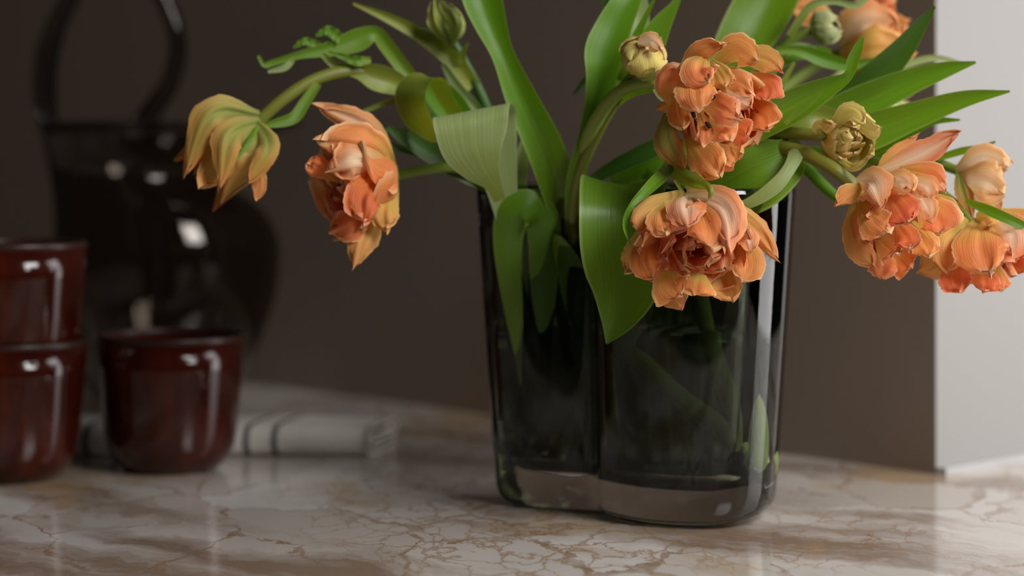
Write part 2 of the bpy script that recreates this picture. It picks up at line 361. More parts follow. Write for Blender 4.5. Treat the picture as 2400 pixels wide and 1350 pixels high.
def off_plan(d):                # plan pushed inwards by d
    out = []
    for i in range(NP):
        t = (PL[(i+1) % NP]-PL[i-1]).normalized(); nrm = Vector((-t.y, t.x))
        if nrm.dot(VC-PL[i]) < 0: nrm = -nrm
        q = min(1, max(0, (PL[i].x-.150)/.04)); q = q*q*(3-2*q)
        out.append((PL[i]+nrm*(d*(1+1.5*q*min(1, d/.004)) if d < .012 else d+.006*q)))
    for _ in range(int(d*1200)):
        out = [(out[i-1]+out[i]*2+out[(i+1) % NP])/4 for i in range(NP)]
    return out
VH = 0.2425
def vscale(z): return 1.0+0.157*(max(z, 0)/VH)**0.9
def ring_at(d, z, extra=1.0):
    s = vscale(z)*extra; zz = z
    return [(VC.x+(p.x-VC.x)*s, VC.y+(p.y-VC.y)*s, zz) for p in off_plan(d)]
def build_vase():
    rings, mats = [], []
    for z, d in [(0, .016), (.0006, .010), (.003, .005), (.008, .0018), (.015, .0002)]: rings.append(ring_at(d, z)); mats.append(0)
    for k in range(1, 26): rings.append(ring_at(0, .015+(VH-.002-.015)*k/25)); mats.append(0)
    rings.append(ring_at(.001, VH-.0005)); mats.append(0)
    rings.append(ring_at(.0028, VH)); mats.append(1)
    rings.append(ring_at(.0048, VH-.001)); mats.append(1)
    zs = [VH-.002-(VH-.002-.055)*k/18 for k in range(1, 19)]
    for z in zs: rings.append(ring_at(.0052+.003*(1-z/VH), z)); mats.append(1)
    for z, d in [(.046, .0095), (.038, .013), (.032, .018), (.028, .025), (.0258, .034)]: rings.append(ring_at(d, z)); mats.append(1)
    vs_ = [v for r in rings for v in r]; fs, mi = [], []
    for j in range(len(rings)-1):
        for i in range(NP): fs.append((j*NP+i, j*NP+(i+1) % NP, (j+1)*NP+(i+1) % NP, (j+1)*NP+i)); mi.append(mats[j])
    fs.append(tuple(range(NP))[::-1]); mi.append(0)
    L = len(rings)-1; fs.append(tuple(L*NP+i for i in range(NP))); mi.append(1)
    o = mesh_obj('glass_vase', vs_, fs, [M_clear, M_smoke], mat_idx=mi, origin=(VC.x, VC.y, 0))
    tag(o, 'wavy dark smoked glass vase with a thick clear base holding the tulips', 'vase')
build_vase()
def build_water():
    wl_ = 0.1395; g = .0006
    rings = [ring_at(.035+g, .0258+g), ring_at(.0255+g, .028+g), ring_at(.0185+g, .032+g), ring_at(.0135+g, .038+g), ring_at(.010+g, .046+g)]
    for k in range(0, 9):
        z = .055+(wl_-.055)*k/8; rings.append(ring_at(.0052+.003*(1-z/VH)+g, z))
    vs_ = [v for r in rings for v in r]; fs = []
    for j in range(len(rings)-1):
        for i in range(NP): fs.append((j*NP+i, j*NP+(i+1) % NP, (j+1)*NP+(i+1) % NP, (j+1)*NP+i))
    fs.append(tuple(range(NP))[::-1]); L = len(rings)-1; fs.append(tuple(L*NP+i for i in range(NP)))
    o = mesh_obj('water', vs_, fs, M_water, origin=(VC.x, VC.y, .026))
    tag(o, 'clear water filling the lower half of the smoked glass vase', 'water', kind='stuff')
build_water()

# ------------------------------------------------------------------ plant builders
CAM = Vector((0, 0, H))
def blade(parent, name, pts, mat, fold=0.12, nu=8, nv=36, ruffle=0.0, seed=0, wave=0.0, side=None):
    """strap leaf along photo-derived stations (px, py, depth, width px, roll deg); its own depth at every station"""
    full = [(*at(p[0], p[1], p[2]), p[3]*p[2]/F, (p[4] if len(p) > 4 else 0.0)) for p in pts]
    S = catmull(full, nv); rnd = random.Random(seed+len(pts)*31+int(pts[0][0]))
    ph = rnd.random()*6
    vs_, uvs = [], []
    for j, s in enumerate(S):
        p = Vector(s[:3]); a = Vector(S[max(j-1, 0)][:3]); b = Vector(S[min(j+1, nv)][:3]); t = (b-a).normalized()
        n = (CAM-p).normalized(); n = n-n.dot(t)*t
        n = n.normalized() if n.length > 1e-4 else Vector((0, 0, 1))
        n = Matrix.Rotation(math.radians(s[4]), 3, t) @ n
        if side is not None:
            sv = Vector(side); sd = (sv-sv.dot(t)*t).normalized(); n = sd.cross(t)
        else: sd = t.cross(n)
        wd = max(s[3], 0.0)
        for i in range(nu+1):
            u = i/nu*2-1
            off = sd*(u*wd*.5) - n*(fold*wd*(1-abs(u)**1.6)) + n*(wave*wd*math.sin(u*3.1+ph+j*.15)*.5)
            if ruffle: off += n*(ruffle*wd*abs(u)**2*math.sin(j*.75+ph+u))
            vs_.append(p+off); uvs.append((i/nu, j/nv))
    return mesh_obj(name, vs_, grid_faces(nu, nv), mat, parent, uvs=uvs)
from mathutils import noise as mnoise
def petal_mesh(name, parent, spine, widths, cup, mat, rnd, nu=12, ruffle=.06, serr=.04, crease=.05):
    """spine: list of (pos, outward normal, side) along the petal; widths(v) half width"""
    nv = len(spine)-1; vs_, uvs = [], []
    sx, sy, sz = rnd.uniform(0, 90), rnd.uniform(0, 90), rnd.uniform(0, 90)
    L = sum((spine[i+1][0]-spine[i][0]).length for i in range(nv))
    k = max(abs(cup), 1e-3)*(1 if cup >= 0 else -1); skew = rnd.uniform(-.12, .12)
    N = lambda a, b, c=0.0: mnoise.noise(Vector((a+sx, b+sy, c+sz)))
    for j, (p, n, sd) in enumerate(spine):
        v = j/nv; hw = widths(v)
        t = (spine[min(j+1, nv)][0]-spine[max(j-1, 0)][0]).normalized()
        for i in range(nu+1):
            u = i/nu*2-1; au = abs(u)
            rag = 1+(.16*N(v*4.5, 3.1*(1 if u > 0 else -1))+.13*N(v*17, 8.3*(1 if u > 0 else -1)))*au*min(1, v*2)
            h2 = hw*rag
            ex = sd*((math.sin(u*k)/k+skew*v)*h2) - n*((1-math.cos(u*k))/k*h2)
            r = ruffle*L*(v**1.6)*(1.5*N(u*1.6, v*2.2, 1)+.9*au*N(u*3.5, v*5.0, 2)) - crease*hw*math.exp(-(u*7)**2)*math.sin(v*math.pi)*2.2 + .018*L*N(u*2.6, v*1.2, 5)
            tipn = (serr*2.6*N(u*2.2, 5.5)+serr*2.2*N(u*7.5, 9.5)-serr*.9*au)*L*max(0, v-.6)/.4
            vs_.append(p+ex+n*r+t*tipn); uvs.append((i/nu, v))
    return mesh_obj(name, vs_, grid_faces(nu, nv), mat, parent, uvs=uvs)
def wprof(W, pt=0.0, base=.28, peak=.62):
    def f(v):
        if v < peak: s = base+(1-base)*math.sin(v/peak*math.pi/2)**1.2
        else:
            q = (v-peak)/(1-peak); s = (1-pt)*max(0, 1-q**3.4)**.62 + pt*(1-q)**1.05
        return W*.5*max(s, .05)
    return f
def ring_petal(parent, C, fr, phi, thetas, L, W, cup, mat, rnd, r0=.004, nv=16, ruffle=.06, serr=.04, pt=0.0, name='petal', z0=0.0):
    ex, ey, ez = fr
    er = ex*math.cos(phi)+ey*math.sin(phi); ep = -ex*math.sin(phi)+ey*math.cos(phi)
    tilt = rnd.uniform(-.18, .18); p = C+er*r0+ez*z0; sp = []
    for j in range(nv+1):
        v = j/nv; th = math.radians(lerp_list(thetas, v))
        d = er*math.sin(th)+ez*math.cos(th); n = er*math.cos(th)-ez*math.sin(th)
        if j: p = p+d*(L/nv)+ep*(tilt*L/nv*v)
        sp.append((p.copy(), n, ep))
    return petal_mesh(name, parent, sp, wprof(W, pt), cup, mat, rnd, ruffle=ruffle, serr=serr)
def frame(axis, up=(0, 0, 1)):
    ez = Vector(axis).normalized(); ux = Vector(up)
    if abs(ez.dot(ux)) > .95: ux = Vector((1, 0, 0))
    ex = (ux-ux.dot(ez)*ez).normalized(); return ex, ez.cross(ex), ez
def flower_rings(parent, C, axis, rings, seed):
    rnd = random.Random(seed); fr = frame(axis)
    for (n, L, W, thetas, cup, mat, ph0, ruf, pt) in rings:
        for k in range(n):
            phi = ph0+2*math.pi*(k+rnd.uniform(-.16, .16))/n
            th = [(v, a+rnd.uniform(-9, 9)*(v > .1)) for v, a in thetas]
            m = mat if not isinstance(mat, (list, tuple)) else rnd.choice(mat)
            ring_petal(parent, C, fr, phi, th, L*rnd.uniform(.88, 1.1), W*rnd.uniform(.85, 1.15), cup, m, rnd, ruffle=ruf*rnd.uniform(.7, 1.3), pt=pt)
WS = 1.28
def hero(parent, b, m, t, W, cup, mat, seed, roll=0, ws=None, ruffle=.05, pt=.35, serr=.04, name='petal', base=.28, peak=.55):
    """single petal through base, middle and tip stations (px, py, depth)"""
    rnd = random.Random(seed); A, B, Cc = at(*b), at(*m), at(*t); A = A+(A-B)*.22; nv = 30; sp = []
    S = catmull([A, B, Cc], nv)
    S = [Vector(s) for s in S]; Dm = m[2]
    for j, p in enumerate(S):
        tt = (S[min(j+1, nv)]-S[max(j-1, 0)]).normalized()
        n = (CAM-p).normalized(); n = (n-n.dot(tt)*tt).normalized(); n = Matrix.Rotation(math.radians(roll), 3, tt) @ n
        sp.append((p, n, tt.cross(n)))
    return petal_mesh(name, parent, sp, wprof(W*(ws or WS)*Dm/F, pt, base, peak), cup*.8, mat, rnd, ruffle=ruffle*1.25, serr=serr, nu=20)
def stem(parent, pts, rpx, mat=None, flat=1.0):
    P = [at(*p) for p in pts]; R = [(rpx if not isinstance(rpx, (list, tuple)) else rpx[min(i, len(rpx)-1)])*p[2]/F for i, p in enumerate(pts)]
    return tube(P, R, 'stem', mat or M_stem, parent, n=12, steps=len(pts)*8)
GROUP = 'double tulips in the smoked glass vase'
def tulip(base, label): return empty('tulip', at(*base), label, 'tulip', GROUP)

BLOOM = lambda s, ms=(M_bloom, M_bloom, M_deep): [
    (5, .054*s, .058*s, [(0, 82), (.3, 62), (.6, 26), (1, 34)], .6, M_bloom, .2, .09, .15),
    (5, .050*s, .052*s, [(0, 78), (.3, 48), (.65, 14), (1, 26)], .7, list(ms), .8, .10, .1),
    (5, .047*s, .044*s, [(0, 66), (.3, 30), (.7, 2), (1, 16)], .8, list(ms), .3, .11, .08),
    (4, .043*s, .036*s, [(0, 50), (.3, 16), (.7, -8), (1, 6)], .9, list(ms), .6, .12, .05),
    (3, .039*s, .028*s, [(0, 34), (.4, 6), (1, -10)], 1.0, M_deep, .1, .13, .05)]
BUD = lambda s, m, close=52: [
    (4, .047*s, .036*s, [(0, 84), (.25, 50), (.55, 2), (1, -close)], 1.0, m, .2, .03, .45),
    (4, .045*s, .036*s, [(0, 80), (.25, 44), (.55, -2), (1, -close-5)], 1.0, m, .95, .03, .4),
    (3, .041*s, .028*s, [(0, 60), (.25, 30), (.6, -6), (1, -close)], 1.0, m, .5, .05, .3)]

# ------------------------------------------------------------------ tulip: big bloom hanging over the front of the vase
t = tulip((1748, 1085, 1.752), 'open peach double tulip hanging over the front rim of the vase')
stem(t, [(1748, 1085, 1.752), (1722, 985, 1.747), (1672, 840, 1.745), (1645, 700, 1.748), (1618, 560, 1.775), (1600, 430, 1.76), (1602, 380, 1.725), (1622, 385, 1.69), (1631, 430, 1.672), (1632, 470, 1.665)], [24, 24, 20, 17, 14, 13, 13, 13, 13, 14], M_stem_bright)
C1 = at(1632, 520, 1.668); A1 = (-.02, -.80, -.60)
flower_rings(t, C1, A1, BLOOM(.92), 11)
hero(t, (1612, 462, 1.655), (1606, 482, 1.618), (1612, 533, 1.600), 92, .75, M_outer, 1, ws=1.1, ruffle=.03, pt=.35)
hero(t, (1620, 458, 1.655), (1690, 487, 1.615), (1712, 588, 1.600), 96, .7, M_outer, 2, ws=1.05, ruffle=.06, pt=.25)
hero(t, (1625, 475, 1.645), (1655, 520, 1.612), (1668, 578, 1.603), 90, .5, M_bloom, 3, ruffle=.05, pt=.1)
hero(t, (1650, 456, 1.665), (1755, 525, 1.655), (1820, 602, 1.645), 58, .4, M_yellow, 4, ws=1.1, ruffle=.05, pt=.6)
hero(t, (1590, 458, 1.660), (1522, 498, 1.640), (1506, 566, 1.625), 56, .8, M_yellow, 5, ruffle=.05, pt=.3)
hero(t, (1560, 482, 1.645), (1550, 515, 1.618), (1560, 552, 1.612), 62, .6, M_bloom, 6, ruffle=.05, pt=.1)
hero(t, (1530, 520, 1.665), (1490, 585, 1.665), (1465, 642, 1.665), 44, .4, M_yellow, 7, ruffle=.10, pt=.2)
hero(t, (1590, 630, 1.665), (1575, 670, 1.668), (1596, 724, 1.668), 78, -.4, M_yellow, 8, ruffle=.05, pt=.45)
hero(t, (1690, 620, 1.660), (1702, 655, 1.655), (1718, 708, 1.650), 82, -.4, M_yellow, 9, ruffle=.09, pt=.4)
hero(t, (1730, 525, 1.650), (1752, 555, 1.638), (1760, 592, 1.632), 40, .6, M_outer, 10, ruffle=.05, pt=.2)
hero(t, (1725, 560, 1.655), (1748, 610, 1.645), (1738, 655, 1.640), 72, .5, M_bloom, 12, ruffle=.07, pt=.1)
hero(t, (1525, 560, 1.655), (1512, 605, 1.640), (1532, 655, 1.638), 62, .5, M_deep, 13, ruffle=.08, pt=.1)
hero(t, (1565, 640, 1.650), (1572, 665, 1.636), (1598, 690, 1.632), 80, .4, M_bloom, 14, ruffle=.08, pt=.1)
hero(t, (1640, 645, 1.648), (1632, 668, 1.636), (1625, 692, 1.632), 80, .4, M_bloom, 15, ruffle=.08, pt=.1)
blade(t, 'bract', [(1575, 372, 1.70, 26, 20), (1557, 405, 1.67, 36, 30), (1524, 438, 1.645, 28, 10), (1482, 480, 1.635, 15, -20), (1464, 525, 1.635, 10, 0), (1477, 574, 1.635, 4, 0)], M_leaf, fold=.25)
blade(t, 'bract', [(1578, 385, 1.70, 40, 0), (1600, 405, 1.67, 54, 0), (1632, 425, 1.65, 36, 10), (1658, 436, 1.635, 20, 30), (1666, 450, 1.63, 13, 0), (1662, 466, 1.63, 6, 0)], M_leaf_yel, fold=-.3)
blade(t, 'bract', [(1582, 420, 1.66, 10), (1592, 437, 1.65, 9), (1602, 450, 1.645, 5)], M_leaf_yel)
blade(t, 'leaf', [(1752, 915, 1.738, 8, 0), (1758, 960, 1.738, 36, 0), (1760, 1020, 1.74, 56, 0), (1752, 1070, 1.745, 56, 0), (1742, 1096, 1.75, 26, 0)], M_leaf_pale, fold=-.25)

# ------------------------------------------------------------------ tulip: tall bloom facing the camera above
t = tulip((1762, 1092, 1.785), 'open coral double tulip facing the camera above the hanging bloom')
stem(t, [(1762, 1092, 1.785), (1650, 965, 1.775), (1545, 855, 1.775), (1455, 770, 1.785), (1385, 620, 1.80), (1345, 470, 1.80), (1352, 400, 1.785), (1388, 300, 1.76), (1440, 225, 1.735), (1505, 195, 1.715), (1570, 205, 1.70), (1640, 240, 1.695)], [21, 21, 20, 18, 15, 15, 16, 17, 16, 15, 14, 14], M_stem_bright)
C2 = at(1680, 262, 1.70); A2 = (.10, -.97, -.10)
flower_rings(t, C2, A2, BLOOM(.86), 23)
hero(t, (1600, 190, 1.675), (1632, 125, 1.655), (1705, 100, 1.645), 42, .7, M_bloom, 31, ruffle=.04, pt=.2)
hero(t, (1680, 150, 1.675), (1720, 115, 1.655), (1778, 140, 1.640), 62, .7, M_bloom, 32, ruffle=.04, pt=.1)
hero(t, (1740, 135, 1.680), (1790, 138, 1.668), (1832, 168, 1.660), 56, .5, M_yellow, 33, ruffle=.04, pt=.3)
hero(t, (1585, 245, 1.670), (1562, 195, 1.650), (1592, 155, 1.645), 52, .5, M_bloom, 34, ruffle=.05, pt=.2)
hero(t, (1630, 165, 1.650), (1632, 210, 1.625), (1640, 258, 1.622), 84, .6, M_bloom, 35, ruffle=.04, pt=.2)
hero(t, (1650, 135, 1.655), (1640, 160, 1.630), (1660, 190, 1.622), 70, .6, M_bloom, 36, ruffle=.05, pt=.1)
hero(t, (1670, 150, 1.655), (1692, 180, 1.633), (1702, 208, 1.628), 50, .4, M_yellow, 37, ruffle=.07, pt=.05)
hero(t, (1590, 225, 1.665), (1590, 265, 1.648), (1600, 300, 1.642), 46, .5, M_bloom, 38, ruffle=.07, pt=.2)
hero(t, (1585, 255, 1.675), (1562, 250, 1.670), (1540, 254, 1.668), 22, .5, M_yellow, 39, pt=.3)
hero(t, (1565, 275, 1.680), (1565, 335, 1.668), (1606, 398, 1.662), 70, .6, M_green_petal, 40, ws=1.0, ruffle=.03, pt=.4)
hero(t, (1640, 230, 1.660), (1690, 250, 1.630), (1730, 278, 1.622), 66, .7, M_bloom, 41, ruffle=.03, pt=.15)
hero(t, (1700, 215, 1.650), (1735, 232, 1.630), (1760, 252, 1.625), 44, .7, M_outer, 42, ruffle=.03, pt=.2)
hero(t, (1670, 185, 1.655), (1725, 190, 1.632), (1765, 222, 1.628), 44, .6, M_bloom, 43, ruffle=.04, pt=.3)
hero(t, (1660, 290, 1.655), (1690, 305, 1.632), (1712, 330, 1.630), 62, .6, M_bloom, 44, ruffle=.04, pt=.15)
hero(t, (1640, 265, 1.655), (1652, 305, 1.636), (1648, 345, 1.632), 30, .5, M_bloom, 45, ruffle=.04, pt=.1)
hero(t, (1620, 330, 1.670), (1655, 370, 1.655), (1686, 412, 1.648), 74, .4, M_bloom, 46, ruffle=.09, pt=.25)
hero(t, (1660, 340, 1.672), (1690, 365, 1.660), (1720, 397, 1.652), 48, .4, M_yellow, 47, ruffle=.09, pt=.2)
hero(t, (1690, 330, 1.675), (1715, 350, 1.664), (1738, 360, 1.658), 52, .4, M_yellow, 48, ruffle=.08, pt=.1)
hero(t, (1750, 250, 1.685), (1785, 270, 1.668), (1802, 305, 1.660), 72, .5, M_deep, 49, ruffle=.06, pt=.1)
hero(t, (1760, 180, 1.680), (1795, 205, 1.664), (1798, 240, 1.658), 62, .6, M_deep, 50, ruffle=.05, pt=.15)
hero(t, (1700, 300, 1.665), (1735, 310, 1.645), (1755, 320, 1.640), 60, .5, M_deep, 51, ruffle=.05, pt=.1)
for (ax, ay, bx, by, d) in [(1662, 236, 1676, 226, 1.634), (1622, 262, 1628, 276, 1.640), (1655, 288, 1664, 300, 1.634)]:
    tube([at(ax, ay, d+.004), at((ax+bx)/2, (ay+by)/2-2, d), at(bx, by, d)], [.0011, .0016, .0012], 'anther', M_anther, t, n=8, steps=8)
blade(t, 'leaf', [(1345, 560, 1.80, 40, 0), (1347, 430, 1.775, 42, 0), (1375, 330, 1.765, 46, 0), (1400, 250, 1.755, 62, 10), (1412, 180, 1.75, 78, 10), (1420, 118, 1.75, 98, 0), (1440, 60, 1.755, 84, -5), (1470, 0, 1.76, 66, -5), (1500, -60, 1.77, 40, 0)], M_leaf, fold=.16)
blade(t, 'leaf', [(1420, 240, 1.775, 16, 0), (1455, 170, 1.775, 32, -10), (1485, 100, 1.78, 46, -10), (1497, 45, 1.785, 50, 0), (1480, -10, 1.79, 60, 0), (1440, -20, 1.79, 40, 0)], M_leaf_pale, fold=.1)
blade(t, 'leaf', [(1430, 250, 1.755, 26, 0), (1470, 215, 1.735, 34, 0), (1520, 205, 1.715, 26, 10), (1562, 212, 1.705, 18, 0)], M_leaf, fold=.2)
blade(t, 'leaf', [(1535, 205, 1.70, 16, 0), (1552, 222, 1.695, 26, 0), (1570, 240, 1.695, 16, 0)], M_leaf_pale, fold=.2)
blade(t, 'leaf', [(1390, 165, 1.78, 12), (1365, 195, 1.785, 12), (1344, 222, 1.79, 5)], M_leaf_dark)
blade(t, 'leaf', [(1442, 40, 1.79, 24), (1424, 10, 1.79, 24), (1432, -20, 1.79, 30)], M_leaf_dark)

# ------------------------------------------------------------------ tulip: right bloom
t = tulip((1300, 1080, 1.83), 'open peach double tulip with one long raised petal right of the vase')
stem(t, [(1300, 1080, 1.83), (1400, 850, 1.82), (1500, 640, 1.80), (1600, 450, 1.78), (1740, 345, 1.745), (1850, 348, 1.715), (1940, 388, 1.695), (2010, 440, 1.69)], [15, 15, 15, 16, 17, 18, 17, 16], M_stem_ol)
C3 = at(2040, 470, 1.70); A3 = (.55, -.62, -.50)
flower_rings(t, C3, A3, BLOOM(.95), 37)
hero(t, (2065, 400, 1.690), (2150, 365, 1.680), (2254, 308, 1.672), 70, .5, M_outer, 61, ws=0.95, ruffle=.03, pt=.35)
hero(t, (2060, 410, 1.695), (2090, 370, 1.695), (2150, 318, 1.70), 32, .5, M_yellow, 62, ruffle=.05, pt=.5)
hero(t, (2015, 420, 1.675), (2045, 430, 1.650), (2062, 484, 1.642), 82, .8, M_outer, 63, ruffle=.02, pt=.5)
hero(t, (2030, 440, 1.675), (1990, 455, 1.668), (1958, 482, 1.662), 40, .6, M_bloom, 64, pt=.6)
hero(t, (2010, 470, 1.685), (2003, 560, 1.668), (2050, 628, 1.660), 76, .7, M_yellow, 65, ws=0.85, ruffle=.03, pt=.1)
hero(t, (2020, 480, 1.665), (2050, 520, 1.640), (2080, 545, 1.635), 72, .6, M_bloom, 66, ruffle=.05, pt=.15)
hero(t, (2075, 425, 1.665), (2110, 425, 1.643), (2140, 448, 1.638), 52, .6, M_outer, 67, ruffle=.04, pt=.15)
hero(t, (2080, 455, 1.660), (2110, 490, 1.636), (2130, 526, 1.632), 76, .5, M_deep, 68, ruffle=.05, pt=.05)
hero(t, (2130, 420, 1.668), (2170, 435, 1.652), (2186, 466, 1.648), 46, .6, M_outer, 69, ruffle=.04, pt=.3)
hero(t, (2120, 400, 1.680), (2180, 412, 1.668), (2214, 450, 1.662), 50, .6, M_bloom, 70, ruffle=.04, pt=.35)
hero(t, (2150, 450, 1.660), (2172, 480, 1.645), (2184, 516, 1.642), 44, .6, M_outer, 71, ruffle=.04, pt=.35)
hero(t, (2160, 470, 1.672), (2195, 510, 1.660), (2205, 548, 1.655), 84, .4, M_bloom, 72, ruffle=.07, pt=.1)
hero(t, (2190, 460, 1.680), (2222, 480, 1.672), (2234, 516, 1.668), 30, .6, M_yellow, 73, ruffle=.04, pt=.1)
hero(t, (2060, 560, 1.670), (2090, 585, 1.645), (2100, 595, 1.642), 70, .5, M_bloom, 74, ruffle=.06, pt=.1)
hero(t, (2100, 525, 1.662), (2125, 555, 1.640), (2130, 585, 1.638), 56, .5, M_deep, 75, ruffle=.05, pt=.05)
hero(t, (2140, 530, 1.668), (2165, 570, 1.652), (2178, 605, 1.648), 56, .5, M_bloom, 76, ruffle=.09, pt=.2)
hero(t, (2070, 590, 1.672), (2072, 620, 1.664), (2074, 652, 1.660), 54, .4, M_bloom, 77, ruffle=.1, pt=.1)
hero(t, (2090, 590, 1.672), (2120, 615, 1.662), (2136, 628, 1.658), 62, .4, M_deep, 78, ruffle=.1, pt=.15)
blade(t, 'leaf', [(1500, 420, 1.77, 60, 0), (1600, 480, 1.735, 60, 30), (1690, 450, 1.715, 140, 0), (1770, 412, 1.705, 165, 0), (1838, 375, 1.71, 120, 0), (1866, 345, 1.72, 60, 20)], M_leaf, fold=.14)
blade(t, 'leaf', [(1700, 492, 1.695, 8, 0), (1760, 474, 1.69, 26, 0), (1815, 438, 1.69, 34, 0), (1850, 395, 1.695, 30, 0), (1866, 355, 1.705, 36, 0), (1848, 335, 1.72, 34, 0), (1810, 330, 1.73, 18, 0)], M_leaf_pale, fold=-.15)

# ------------------------------------------------------------------ tulip: far right bloom cut by the frame
t = tulip((1260, 1070, 1.84), 'peach double tulip drooping at the right edge of the picture')
stem(t, [(1260, 1070, 1.84), (1400, 800, 1.83), (1560, 560, 1.80), (1760, 400, 1.79), (2000, 372, 1.775), (2150, 420, 1.745), (2240, 480, 1.725), (2290, 535, 1.715)], [13, 13, 13, 12, 12, 12, 12, 12])
C4 = at(2300, 535, 1.725); A4 = (.12, -.42, -.90)
flower_rings(t, C4, A4, BLOOM(.86), 53)
hero(t, (2275, 520, 1.715), (2225, 560, 1.690), (2222, 640, 1.680), 74, .7, M_yellow, 81, ruffle=.02, pt=.1)
hero(t, (2300, 520, 1.70), (2300, 570, 1.668), (2320, 640, 1.662), 108, .6, M_bloom, 82, ruffle=.04, pt=.15)
hero(t, (2330, 510, 1.70), (2370, 545, 1.672), (2372, 600, 1.665), 84, .6, M_outer, 83, ruffle=.04, pt=.2)
hero(t, (2355, 505, 1.72), (2410, 540, 1.70), (2420, 620, 1.70), 80, .6, M_bloom, 84, ruffle=.04, pt=.2)
hero(t, (2290, 508, 1.705), (2305, 512, 1.692), (2318, 535, 1.685), 62, .6, M_yellow, 85, ruffle=.05, pt=.1)
hero(t, (2235, 590, 1.715), (2190, 620, 1.715), (2150, 640, 1.715), 54, .4, M_yellow, 86, ruffle=.04, pt=.5)
hero(t, (2240, 600, 1.695), (2240, 650, 1.680), (2250, 686, 1.676), 66, .5, M_deep, 87, ruffle=.06, pt=.2)
hero(t, (2300, 620, 1.690), (2310, 660, 1.680), (2305, 688, 1.678), 56, .4, M_deep, 88, ruffle=.07, pt=.2)
hero(t, (2330, 620, 1.690), (2340, 660, 1.680), (2345, 684, 1.678), 44, .4, M_bloom, 89, ruffle=.07, pt=.2)
blade(t, 'leaf', [(2262, 470, 1.695, 10, 0), (2310, 490, 1.68, 24, 0), (2360, 512, 1.672, 24, 0), (2420, 540, 1.67, 20, 0)], M_leaf, fold=.2)

# ------------------------------------------------------------------ tulip: half-open cream bud at far right
t = tulip((1340, 1085, 1.84), 'half open cream peach tulip bud above the far right bloom')
stem(t, [(1340, 1085, 1.84), (1420, 800, 1.84), (1560, 540, 1.82), (1780, 385, 1.81), (2020, 352, 1.79), (2160, 372, 1.765), (2235, 396, 1.75), (2260, 405, 1.748)], [12, 12, 12, 12, 12, 12, 12, 12])
C5 = at(2258, 404, 1.747)
flower_rings(t, C5, (.86, -.38, -.14), BUD(.80, M_cream, 40), 71)
hero(t, (2252, 395, 1.735), (2300, 372, 1.718), (2358, 388, 1.712), 62, .8, M_cream, 91, ruffle=.02, pt=.2)
hero(t, (2255, 420, 1.732), (2305, 425, 1.708), (2352, 455, 1.705), 88, .8, M_cream, 92, ruffle=.04, pt=.05)
hero(t, (2248, 410, 1.735), (2258, 450, 1.722), (2280, 515, 1.715), 36, .5, M_green_petal, 93, ruffle=.02, pt=.6)
hero(t, (2290, 465, 1.725), (2320, 478, 1.718), (2350, 470, 1.712), 40, .5, M_cream, 94, ruffle=.06, pt=.1)
blade(t, 'leaf', [(2195, 372, 1.752, 14, 0), (2250, 355, 1.745, 18, 0), (2300, 345, 1.74, 13, 0), (2333, 332, 1.735, 5, 0)], M_leaf)

# ------------------------------------------------------------------ tulip: yellow green opening bud right of centre
t = tulip((1600, 1085, 1.84), 'half open yellow green tulip bud between the tall and the right blooms')
stem(t, [(1600, 1085, 1.84), (1590, 800, 1.83), (1600, 560, 1.81), (1650, 400, 1.77), (1740, 330, 1.74), (1830, 312, 1.72), (1900, 315, 1.705), (1940, 318, 1.70)], [13, 13, 13, 14, 15, 15, 15, 15], M_stem_ol)
C6 = at(1965, 318, 1.715)
flower_rings(t, C6, (.32, -.92, -.10), [
    (5, .038, .036, [(0, 85), (.3, 55), (.6, 8), (1, -28)], 1.0, M_bud_y, .2, .05, .3),
    (5, .036, .032, [(0, 80), (.3, 44), (.6, -4), (1, -48)], 1.0, M_bud_y, .7, .05, .2),
    (4, .031, .024, [(0, 60), (.3, 26), (.6, -14), (1, -60)], 1.0, M_bud_y, .3, .06, .1),
    (3, .026, .018, [(0, 30), (.3, 10), (.6, -20), (1, -50)], 1.0, M_bud_y, .3, .06, .1)], 83)
hero(t, (1935, 320, 1.705), (1922, 298, 1.685), (1958, 293, 1.672), 44, .7, M_bud_y, 101, ws=0.95, pt=.2, ruffle=.06)
hero(t, (1965, 368, 1.695), (2000, 392, 1.680), (2038, 368, 1.672), 24, .6, M_bud_y, 102, ws=0.95, pt=.6)
hero(t, (2020, 300, 1.69), (2045, 305, 1.682), (2066, 296, 1.68), 46, .5, M_bud_y, 103, ws=0.95, pt=.6)
hero(t, (1950, 300, 1.69), (1990, 262, 1.675), (2030, 290, 1.665), 52, .8, M_bud_y, 104, ws=0.95, pt=.1)
blade(t, 'leaf', [(1775, 330, 1.735, 40, 0), (1840, 292, 1.73, 58, 0), (1905, 272, 1.73, 58, 0), (1965, 290, 1.735, 50, 0), (2000, 320, 1.74, 20, 0)], M_leaf_yel, fold=.2)
blade(t, 'leaf', [(1930, 345, 1.745, 60, 0), (2030, 312, 1.735, 88, 0), (2140, 272, 1.73, 66, 0), (2260, 232, 1.72, 40, 0), (2367, 214, 1.71, 5, 0)], M_leaf, fold=.2)
blade(t, 'leaf', [(2030, 345, 1.755, 50, 0), (2110, 312, 1.75, 46, 0), (2180, 285, 1.745, 22, 0), (2250, 281, 1.74, 5, 0)], M_leaf, fold=.15)
blade(t, 'leaf', [(1830, 360, 1.77, 44, 0), (1930, 372, 1.775, 56, 0), (2050, 372, 1.775, 44, 0), (2150, 382, 1.77, 16, 0)], M_leaf, fold=.15)
tube([at(*p) for p in [(1880, 380, 1.77), (1905, 410, 1.765), (1935, 440, 1.76), (1968, 468, 1.755)]], [.0042, .0044, .0042, .0036], 'side_stem', M_leaf, t, n=10, steps=20)

